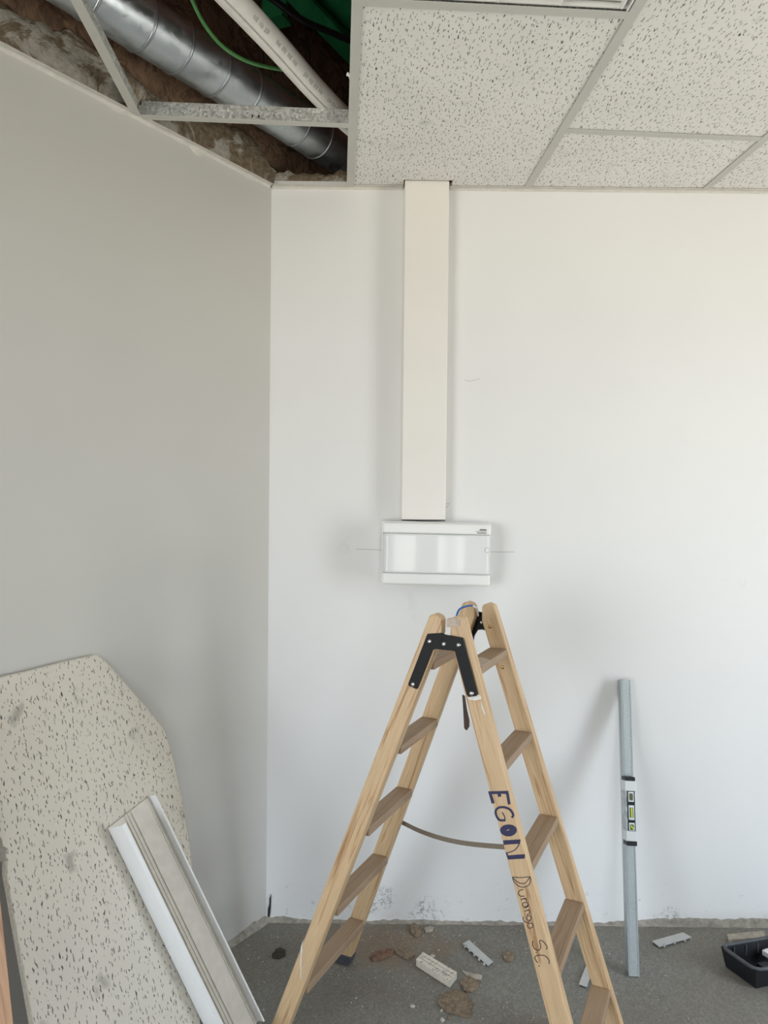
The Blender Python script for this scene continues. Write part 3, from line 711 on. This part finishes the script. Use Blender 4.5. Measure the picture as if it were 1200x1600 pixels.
# cord and strap hung on the ladder top
bc = [(713, 964, 2.005), (718, 952, 2.02), (730, 947, 2.03), (738, 946.5, 2.045), (745, 951, 2.06), (747, 962, 2.075)]
cord = thing('blue_cord', onY(740, 1000, 2.02), 'short blue and white cord looped over the top of the ladder', 'cord')
MB().tube(smooth([onY(x, y, d-.04) for x, y, d in bc[:4]]), .0028, 8).build('blue_sleeve', m_blue, cord)
MB().tube(smooth([onY(x, y, d-.04) for x, y, d in bc[3:]]), .0026, 8).build('white_end', m_paint, cord)
MB().tube(smooth([onY(x, y, 2.06) for x, y in ((742, 981), (740, 996), (737, 1012))]), .0026, 8).build('hanging_end', m_blue, cord)
k = MB(); q = [(722, 1086), (726, 1088), (729, 1108), (733, 1126), (733, 1136), (729, 1142), (725, 1138), (724, 1118), (723, 1100)]
k.prism([onY(x, y, 1.82) for x, y in q], V((0.002, .006, 0))); single(k, 'leather_strap_end', m_leather, 'dark brown leather strap end hanging behind the right front stile', 'strap', bevel=.001)

# ================================================================== LEANING THINGS ON THE LEFT
ztile = 1.027; bt = .40; th = .016
O = W0+NL*(th+.001)+Z*ztile; Lt = math.hypot(ztile, bt-th); VT = (NL*(bt-th)-Z*ztile)/Lt; NT = UL.cross(VT).normalized()
if NT.dot(NL) < 0: NT = -NT
def T(u, v, h=0): return O+UL*u+VT*v+NT*h
vmax = (O.z-.001-th*NT.z*0)/(-VT.z)
out = [(.99, .012), (.86, .008), (.76, .002), (.665, .0), (.645, .022), (.605, .085), (.56, .155), (.520, .222), (.511, .245), (.506, .31), (.506, .414), (.515, .545), (.536, .667), (.59, .89), (.625, vmax-.02), (.63, vmax-.012), (.99, vmax-.012), (.99, .43), (.983, .40), (.99, .375)]
pnl = thing('leaning_ceiling_tile', T(.8, vmax), 'large cut fissured ceiling tile leaning against the left wall', 'ceiling tile')
MB().prism([T(u, v) for u, v in out], -NT*th).build('tile_core', m_tedge, pnl)
MB().prism([T(u+(.003 if u < .7 else -.002), v+.003, .0012) for u, v in out], -NT*.0012).build('fissured_face', m_tile_old, pnl, gf=lambda p: ((p-O).dot(UL), (p-O).dot(VT), 0))
k = MB(); ch = [(-6, 1308), (3, 1311), (5, 1322), (11, 1325), (9, 1338), (14, 1345), (-6, 1347)]
k.prism([onp(x, y, T(0, 0, .0018), NT) for x, y in ch], -NT*.0006); k.build('chipped_corner', m_mortar, pnl)

# trunking base channel lying against the tile
ax = V((-.262, .965, 0)).normalized()        # in (u, v)
CA = (UL*ax.x+VT*ax.y).normalized(); CW = (CA.cross(NT)).normalized()
if CW.dot(UL) > 0: CW = -CW                   # from the left flange towards the right one
CO = onp(170, 1293, T(0, 0, .004), NT)
CLEN = (CO.z-.001)/(-CA.z)-.035
chn = thing('trunking_channel', CO+CA*CLEN, 'long white plastic trunking channel leaning in front of the cut ceiling tile', 'trunking')
wch = .132
MB().box(CO, CA, CW, NT, 0, CLEN, 0, wch, .0, .0025).build('channel_back', m_chani, chn)
f1 = MB().box(CO, CA, CW, NT, 0, CLEN, -.0025, 0, .0, .056).build('side_flange', m_chan, chn)
MB().box(CO, CA, CW, NT, 0, CLEN, -.0028, .009, .056, .0585).build('flange_lip', m_chan, chn)
MB().box(CO, CA, CW, NT, 0, CLEN, wch, wch+.0025, .0, .024).build('side_flange', m_chan, chn)
MB().box(CO, CA, CW, NT, 0, CLEN, wch-.002, wch+.0025, .024, .0262).build('flange_lip', m_chan, chn)
for xx, hh, ww in ((.046, .006, .003), (.056, .0045, .004), (.066, .0065, .003), (.120, .0055, .0025)):
    MB().box(CO, CA, CW, NT, 0, CLEN, xx, xx+ww, .0025, hh).build('inner_rib', m_chani, chn)
# oak laminate board at the far left
ub = [onp(x, y, T(0, 0, .055), NT) for x, y in ((0, 1400), (21, 1600))]
uv = [((p-O).dot(UL), (p-O).dot(VT)) for p in ub]
sl = (uv[1][0]-uv[0][0])/(uv[1][1]-uv[0][1]); u_at = lambda v: uv[0][0]+sl*(v-uv[0][1])
vb = (T(0, 0, .037).z)/(-VT.z)
k = MB(); k.prism([T(u_at(.05), .05, .055), T(u_at(vb), vb, .055), T(u_at(vb)+.30, vb, .055), T(u_at(.05)+.30, .05, .055)], -NT*.018)
single(k, 'oak_board', m_oak, 'wood-grained laminate board at the bottom left corner beside the ceiling tile', 'board', bevel=.001, gf=lambda p: ((p-O).dot(VT), (p-O).dot(UL)*.5, (p-O).dot(NT)))

# ================================================================== STUD + LEVEL on the right
B0 = onZ(991, 1528); T0 = onY(977.5, 1062, D-.034)
SA = (T0-B0).normalized(); SL = (T0-B0).length; SX = V((1, 0, 0)); SX = (SX-SA*SX.dot(SA)).normalized(); SN = SX.cross(SA).normalized()
if SN.y > 0: SN = -SN
stud = thing('metal_stud', B0, 'galvanised steel stud leaning upright against the back wall', 'stud')
hw = .0165; dp = .030; z0 = .004
MB().box(B0, SX, SN, SA, -hw, hw, -.001, 0, z0, SL).build('stud_face', m_stud, stud)
for s in (-1, 1):
    fl = MB().box(B0, SX, SN, SA, min(s*hw, s*(hw-.001)), max(s*hw, s*(hw-.001)), -dp, -.001, z0+.010, SL).build('stud_flange', m_stud, stud)
    MB().box(B0, SX, SN, SA, min(s*hw, s*(hw-.008)), max(s*hw, s*(hw-.008)), -dp-.001, -dp, z0+.012, SL).build('stud_lip', m_stud, fl)
k = MB()
for s in (-1, 1): k.box(B0, SX, SN, SA, s*(hw-.004)-.0006, s*(hw-.004)+.0006, 0, .0006, z0, SL)
k.build('pressed_groove', m_ring, stud)
def along(x, y):
    p = onp(x, y, B0, SN); return (p-B0).dot(SA)
def lav(y): return along(985, y)
lift = .042
def lal(x, y):
    p = onp(x, y, B0+SN*lift, SN); return (p-B0).dot(SX), (p-B0).dot(SA)
l0 = lal(987, 1322)[1]; l1 = lal(984, 1214)[1]; xm = lal(986.5, 1268)[0]; lw = .0155
lev = thing('spirit_level', B0+SA*l0+SN*.02, 'small grey spirit level with three vials strapped to the metal stud', 'level')
def lb_(x0, x1, a0, a1, n0, n1): return MB().box(B0, SX, SN, SA, xm+x0, xm+x1, n0, n1, a0, a1)
lb_(-lw, lw, l0+.012, l1-.010, .001, .040).build('level_body', m_galv, lev, .001)
lb_(-lw-.0005, lw+.0005, l0, l0+.014, .002, .041).build('end_cap', m_black, lev, .002)
lb_(-lw-.0005, lw+.0005, l1-.012, l1, .002, .041).build('end_cap', m_black, lev, .002)
lb_(-lw-.002, lw+.002, l0+.0145, l0+.043, .0012, .0425).build('white_band', m_band, lev, .001)
lb_(-lw-.002, lw+.002, l1-.042, l1-.0125, .0012, .0425).build('white_band', m_band, lev, .001)
lb_(-lw+.004, lw-.004, l0+.043, l1-.042, .040, .0408).build('vial_panel', m_black, lev)
span0, span1 = l0+.043, l1-.042; Ls = span1-span0
for j, (fr, hl, m_) in enumerate(((.855, .021, m_vialg), (.46, .030, m_vial), (.085, .020, m_vial))):
    c = span0+fr*Ls; hl /= 1.0
    vf = lb_(-.0088, .0088, max(span0+.001, c-hl*.72), min(span1-.001, c+hl*.72), .0408, .0435).build('vial_frame', m_band, lev, .0015)
    lb_(-.0056, .0056, max(span0+.003, c-hl*.50), min(span1-.004, c+hl*.50), .0435, .0440).build('vial_window', m_vialg, vf)
    k = MB(); pa = B0+SX*xm+SN*.0442
    if j == 1: k.tube([pa+SA*(c-hl*.46), pa+SA*(c+hl*.46)], .0030, 8)
    elif j == 0: k.tube([pa+SA*c-SX*.005, pa+SA*c+SX*.005], .0030, 8)
    else: k.tube([pa+SA*(c-.004)+SX*.004, pa+SA*(c+.006)-SX*.004], .0026, 8)
    k.build('vial', m_, vf)

# ================================================================== CRATE on the right
La = onZ(1134, 1511); Fa = onZ(1181, 1545)
ex = (Fa-La).normalized(); ey = (onZ(1200, 1468, .062)-onZ(1126, 1481, .062)).normalized(); print('tray angle', math.degrees(ex.angle(ey)))
cl = (Fa-La).length; dw = .30; chh = .062; tp = .010
crate = thing('tool_tray', La+ex*cl/2+ey*.1, 'black plastic open tray on the floor at the right edge', 'tray')
def CP(x, y, z): return La+ex*x+ey*y+Z*z
def wallq(a, b, t):
    # tapered wall between base points a, b and their tops, thickness t inwards
    ctr = V((cl/2, dw/2)); top = []
    def out_(p, s): d = V((1 if p[0] > cl/2 else -1, 1 if p[1] > dw/2 else -1)); return (p[0]+d.x*s, p[1]+d.y*s)
    vs = []
    for s, z in ((0, .001), (tp, chh)):
        for q in (a, b):
            o2 = out_(q, s); i2 = out_(q, s-t); vs += [CP(*o2, z), CP(*i2, z)]
    return MB().add(vs, [(0, 2, 6, 4), (1, 5, 7, 3), (4, 6, 7, 5), (0, 1, 3, 2), (0, 4, 5, 1), (2, 3, 7, 6)])
cn = [(0, 0), (cl, 0), (cl, dw), (0, dw)]
for i in range(4): wallq(cn[i], cn[(i+1) % 4], .003).build('tray_wall', m_black, crate)
MB().prism([CP(*q, .001) for q in cn], V((0, 0, .003))).build('tray_bottom', m_black, crate)
rimp = [CP(-tp, -tp, chh), CP(cl+tp, -tp, chh), CP(cl+tp, dw+tp, chh), CP(-tp, dw+tp, chh)]
def rnd(pts, r, n=5):
    out = []
    for i in range(len(pts)):
        p = pts[i]; a = (pts[i-1]-p).normalized(); b = (pts[(i+1) % len(pts)]-p).normalized()
        A_ = p+a*r; B_ = p+b*r
        for j in range(n+1): t = j/n; out.append(A_*(1-t)**2+p*2*t*(1-t)+B_*t*t)
    return out
rl = rnd(rimp, .030); MB().tube(rl+[rl[0], rl[1]], .0055, 8, cap=False).build('tray_rim', m_rimgrey, crate)
for j in range(6):
    y = .03+j*.045
    MB().box(CP(0, 0, 0), ex, ey, Z, -.006, -.001, y, y+.004, .010, chh-.006).build('tray_rib', m_rimgrey, crate)
for j in range(4):
    x = cl*(.15+.22*j)
    MB().box(CP(0, 0, 0), ex, ey, Z, x, x+.004, dw-.001, dw+.004, .010, chh-.006).build('tray_rib', m_rimgrey, crate)
# things lying in the tray
k = MB(); k.box(CP(cl*.55, .12, .006), ex, ey, Z, -.02, .02, -.05, .06, 0, .022); single(k, 'black_plastic_block', m_black, 'black plastic piece lying inside the tray', 'block', bevel=.004)
k = MB(); k.box(onZ(1199, 1494, .03), V((.9, .4, 0)), V((-.4, .9, 0)), Z, -.010, .016, -.012, .012, 0, .016); single(k, 'white_plastic_block', m_white, 'small white block on the black piece in the tray', 'block', bevel=.002)

# ================================================================== RUBBLE
def flake(name, pts, t, m, label, cat='fragment', group=None):
    # a flat broken piece: jagged outline, uneven slightly tilted top
    z = .0008; t *= .6; q = []; rg = random.Random(label)
    for i in range(len(pts)):
        a, b = pts[i], pts[(i+1) % len(pts)]; q.append(a)
        if (b[0]-a[0])**2+(b[1]-a[1])**2 > 20:
            for f in (.35, .68): q.append((a[0]+(b[0]-a[0])*f+rg.uniform(-1, 1), a[1]+(b[1]-a[1])*f+rg.uniform(-.9, .9)))
    P = [onZ(x, y, t*.7) for x, y in q]; n = len(P); tx, ty = rg.uniform(-.12, .12), rg.uniform(-.12, .12)
    cx = sum(p.x for p in P)/n; cy = sum(p.y for p in P)/n
    zz = lambda x, y, k_=1.0: z+max(t*.35, t*k_+tx*(x-cx)+ty*(y-cy)+t*.5*noise.noise(V((x*70, y*70, 0))))
    top = [V((p.x, p.y, zz(p.x, p.y, .75))) for p in P]
    mid = [V((cx+(p.x-cx)*.6+rg.uniform(-1, 1)*.001, cy+(p.y-cy)*.6, zz(cx+(p.x-cx)*.6, cy+(p.y-cy)*.6))) for p in P]
    bot = [V((p.x, p.y, z)) for p in P]; c = V((cx, cy, zz(cx, cy)))
    k = MB(); k.add(top+bot+mid+[c], [[2*n+i, 2*n+(i+1) % n, 3*n] for i in range(n)]+[[i, (i+1) % n, 2*n+(i+1) % n, 2*n+i] for i in range(n)]+[[i, i+n, (i+1) % n+n, (i+1) % n] for i in range(n)]+[list(range(n, 2*n))])
    return single(k, name, m, label, cat, group)
# thick speckled tile offcut
off = thing('tile_offcut', onZ(682, 1520), 'thick white fissured tile offcut lying on the floor left of the ladder writing', 'offcut')
tq = [onZ(x, y, .022) for x, y in ((650, 1499), (661, 1487.5), (714, 1519), (703, 1533))]
tq = [V((p.x, p.y, .022)) for p in tq]; e0 = (tq[2]-tq[1]).normalized()
MB().prism([p-Z*.0012 for p in tq], V((0, 0, -.020))).build('offcut_core', m_tedge, off, .001)
MB().prism(tq, V((0, 0, -.0012))).build('offcut_face', m_tile_old, off, gf=lambda p: ((p-tq[0]).dot(e0), (p-tq[0]).cross(e0).z, 0))
gsl = MB()
for f in (.33, .66):
    a = tq[0].lerp(tq[1], f); b = tq[3].lerp(tq[2], f); gsl.prism([a+Z*.0003, b+Z*.0003, b+Z*.0003+(tq[1]-tq[0])*.02, a+Z*.0003+(tq[1]-tq[0])*.02], V((0, 0, -.0006)))
gsl.build('offcut_groove', m_darkdirt, off)
# slotted plastic strips
def slotted(pts, label, notch=4):
    o = thing('plastic_strip', onZ(*pts[0]), label, 'offcut')
    q = [onZ(x, y, .008) for x, y in pts]
    MB().prism(q, V((0, 0, -.003))).build('strip_plate', m_lid, o, .0005)
    a = (q[1]-q[0]); b = (q[3]-q[0])
    L = a if a.length > b.length else b; Wd = b if a.length > b.length else a
    for j in range(notch):
        p = q[0]+L*((j+.4)/notch)+Wd*.85
        MB().prism([p, p+L*.05, p+L*.05+Wd*.22, p+Wd*.22], V((0, 0, -.006))).build('strip_tooth', m_lid, o)
    MB().prism([q[0]+Z*-.003, q[0]+L-Z*.003, q[0]+L+Wd*.06-Z*.003, q[0]+Wd*.06-Z*.003], V((0, 0, -.0045))).build('strip_edge', m_lid, o)
slotted([(733, 1468.5), (770, 1502), (763, 1508), (723, 1474)], 'grey slotted plastic strip on the floor behind the speckled tile offcut', 5)
slotted([(919, 1500), (929, 1506), (917, 1541), (904.5, 1537)], 'grey slotted plastic strip on the floor behind the right ladder legs', 3)
slotted([(1019, 1470), (1067, 1456.5), (1081, 1464), (1030, 1479)], 'pale plastic trunking lid offcut on the floor right of the stud', 3)
lt_ = MB(); q = [onZ(x, y, .014) for x, y in ((1136, 1459.5), (1194, 1453.5), (1196, 1464), (1139, 1468))]
lt_.prism(q, V((0, 0, -.012))); single(lt_, 'grey_lath', m_pale, 'short grey lath on the floor between the tray and the back wall', 'offcut', bevel=.001)
flake('curled_strip', [(722, 1515), (733, 1519), (745, 1524), (753, 1524.5), (752, 1530), (742, 1530), (730, 1524), (723, 1519)], .008, m_pale, 'curled pale plaster sliver next to the brown flake by the ladder')
flake('plaster_flake', [(721, 1530), (735, 1524), (747, 1530), (748, 1541), (738, 1550), (725, 1548), (720, 1538)], .010, m_flake, 'brown plaster flake just below the curled pale sliver')
flake('plaster_flake', [(684, 1567), (692, 1556), (708, 1548), (728, 1552), (740, 1566), (736, 1584), (734, 1588), (712, 1584), (694, 1577)], .012, m_flake, 'largest brown plaster flake near the bottom edge of the photo')
flake('plaster_flake', [(786, 1489), (794, 1484), (803, 1488), (802, 1499), (794, 1502.5), (787, 1498)], .010, m_flake, 'round brown plaster flake left of the writing on the ladder')
flake('brick_fragment', [(578, 1494), (588, 1486), (608, 1480), (616, 1484), (614, 1490), (596, 1498), (582, 1500)], .014, m_redbrick, 'reddish brick fragment on the floor between the ladder legs')
flake('plaster_flake', [(617, 1486), (626, 1481), (640, 1483), (648, 1492), (640, 1498), (630, 1496), (621, 1491)], .010, m_flake, 'brown plaster flake right beside the reddish brick fragment')
flake('plaster_flake', [(641, 1449), (647, 1444), (656, 1448), (659, 1457), (653, 1463), (644, 1459)], .012, m_flake, 'small brown flake against the foot of the back wall')
flake('plaster_flake', [(663, 1451), (671, 1447), (679, 1449), (676, 1454), (665, 1456)], .008, m_pale, 'pale flat chip at the wall foot right of a brown flake')
flake('dirt_clump', [(425, 1492), (430, 1484), (440, 1481), (446, 1484), (446, 1493), (438, 1497), (428, 1497)], .008, m_darkdirt, 'dark dirt clump on the floor left of the ladder')
for q, lab in (((645, 1572), 'white plaster chip alone on the floor left of the largest brown flake'), ((690, 1579), 'small white crumb at the left edge of the largest brown flake'),
               ((702, 1589), 'tan crumb just below the largest brown flake'), ((691, 1594), 'pale crumb at the bottom edge below the largest flake'), ((675, 1494), 'pale crumb touching the upper edge of the tile offcut')):
    x, y = q; r = random.uniform(2.6, 4.2); n = 6
    flake('plaster_crumb', [(x+r*math.cos(6.28*i/n)*random.uniform(.5, 1.3), y+r*.85*math.sin(6.28*i/n)*random.uniform(.5, 1.3)) for i in range(n)], .005, m_crumb if 'tan' not in lab else m_flake, lab, 'crumb')
# fine uncountable crumbs
k = MB(); rng = random.Random(3)
def crumb(x, y, r):
    vs = [V((x, y, 0)) + V((rng.uniform(-r, r), rng.uniform(-r, r), zz)) for zz in (.0002, .0002, .0002)]+[V((x, y, r*rng.uniform(.5, 1.1)))]
    k.add(vs, [(0, 1, 3), (1, 2, 3), (2, 0, 3), (2, 1, 0)])
for j in range(700):
    px, py = rng.uniform(380, 1112), 1440+rng.random()**1.5*165
    p = onZ(px, py)
    if p.y > D-.02: continue
    crumb(p.x, p.y, rng.choice((.0012, .0018, .0025, .0035)) if rng.random() > .02 else .005)
for j in range(450):
    p = V((rng.gauss(.02, .18), 2.44-abs(rng.gauss(0, .09)), 0))
    if p.y > D-.015: continue
    crumb(p.x, p.y, rng.choice((.0012, .002, .003)))
o = k.build('plaster_crumbs', m_crumb); tag(o, 'fine pale plaster crumbs strewn over the grey floor', 'crumbs'); o['kind'] = 'stuff'
for ob in list(bpy.data.objects):
    if '_b' in ob: del ob['_b']
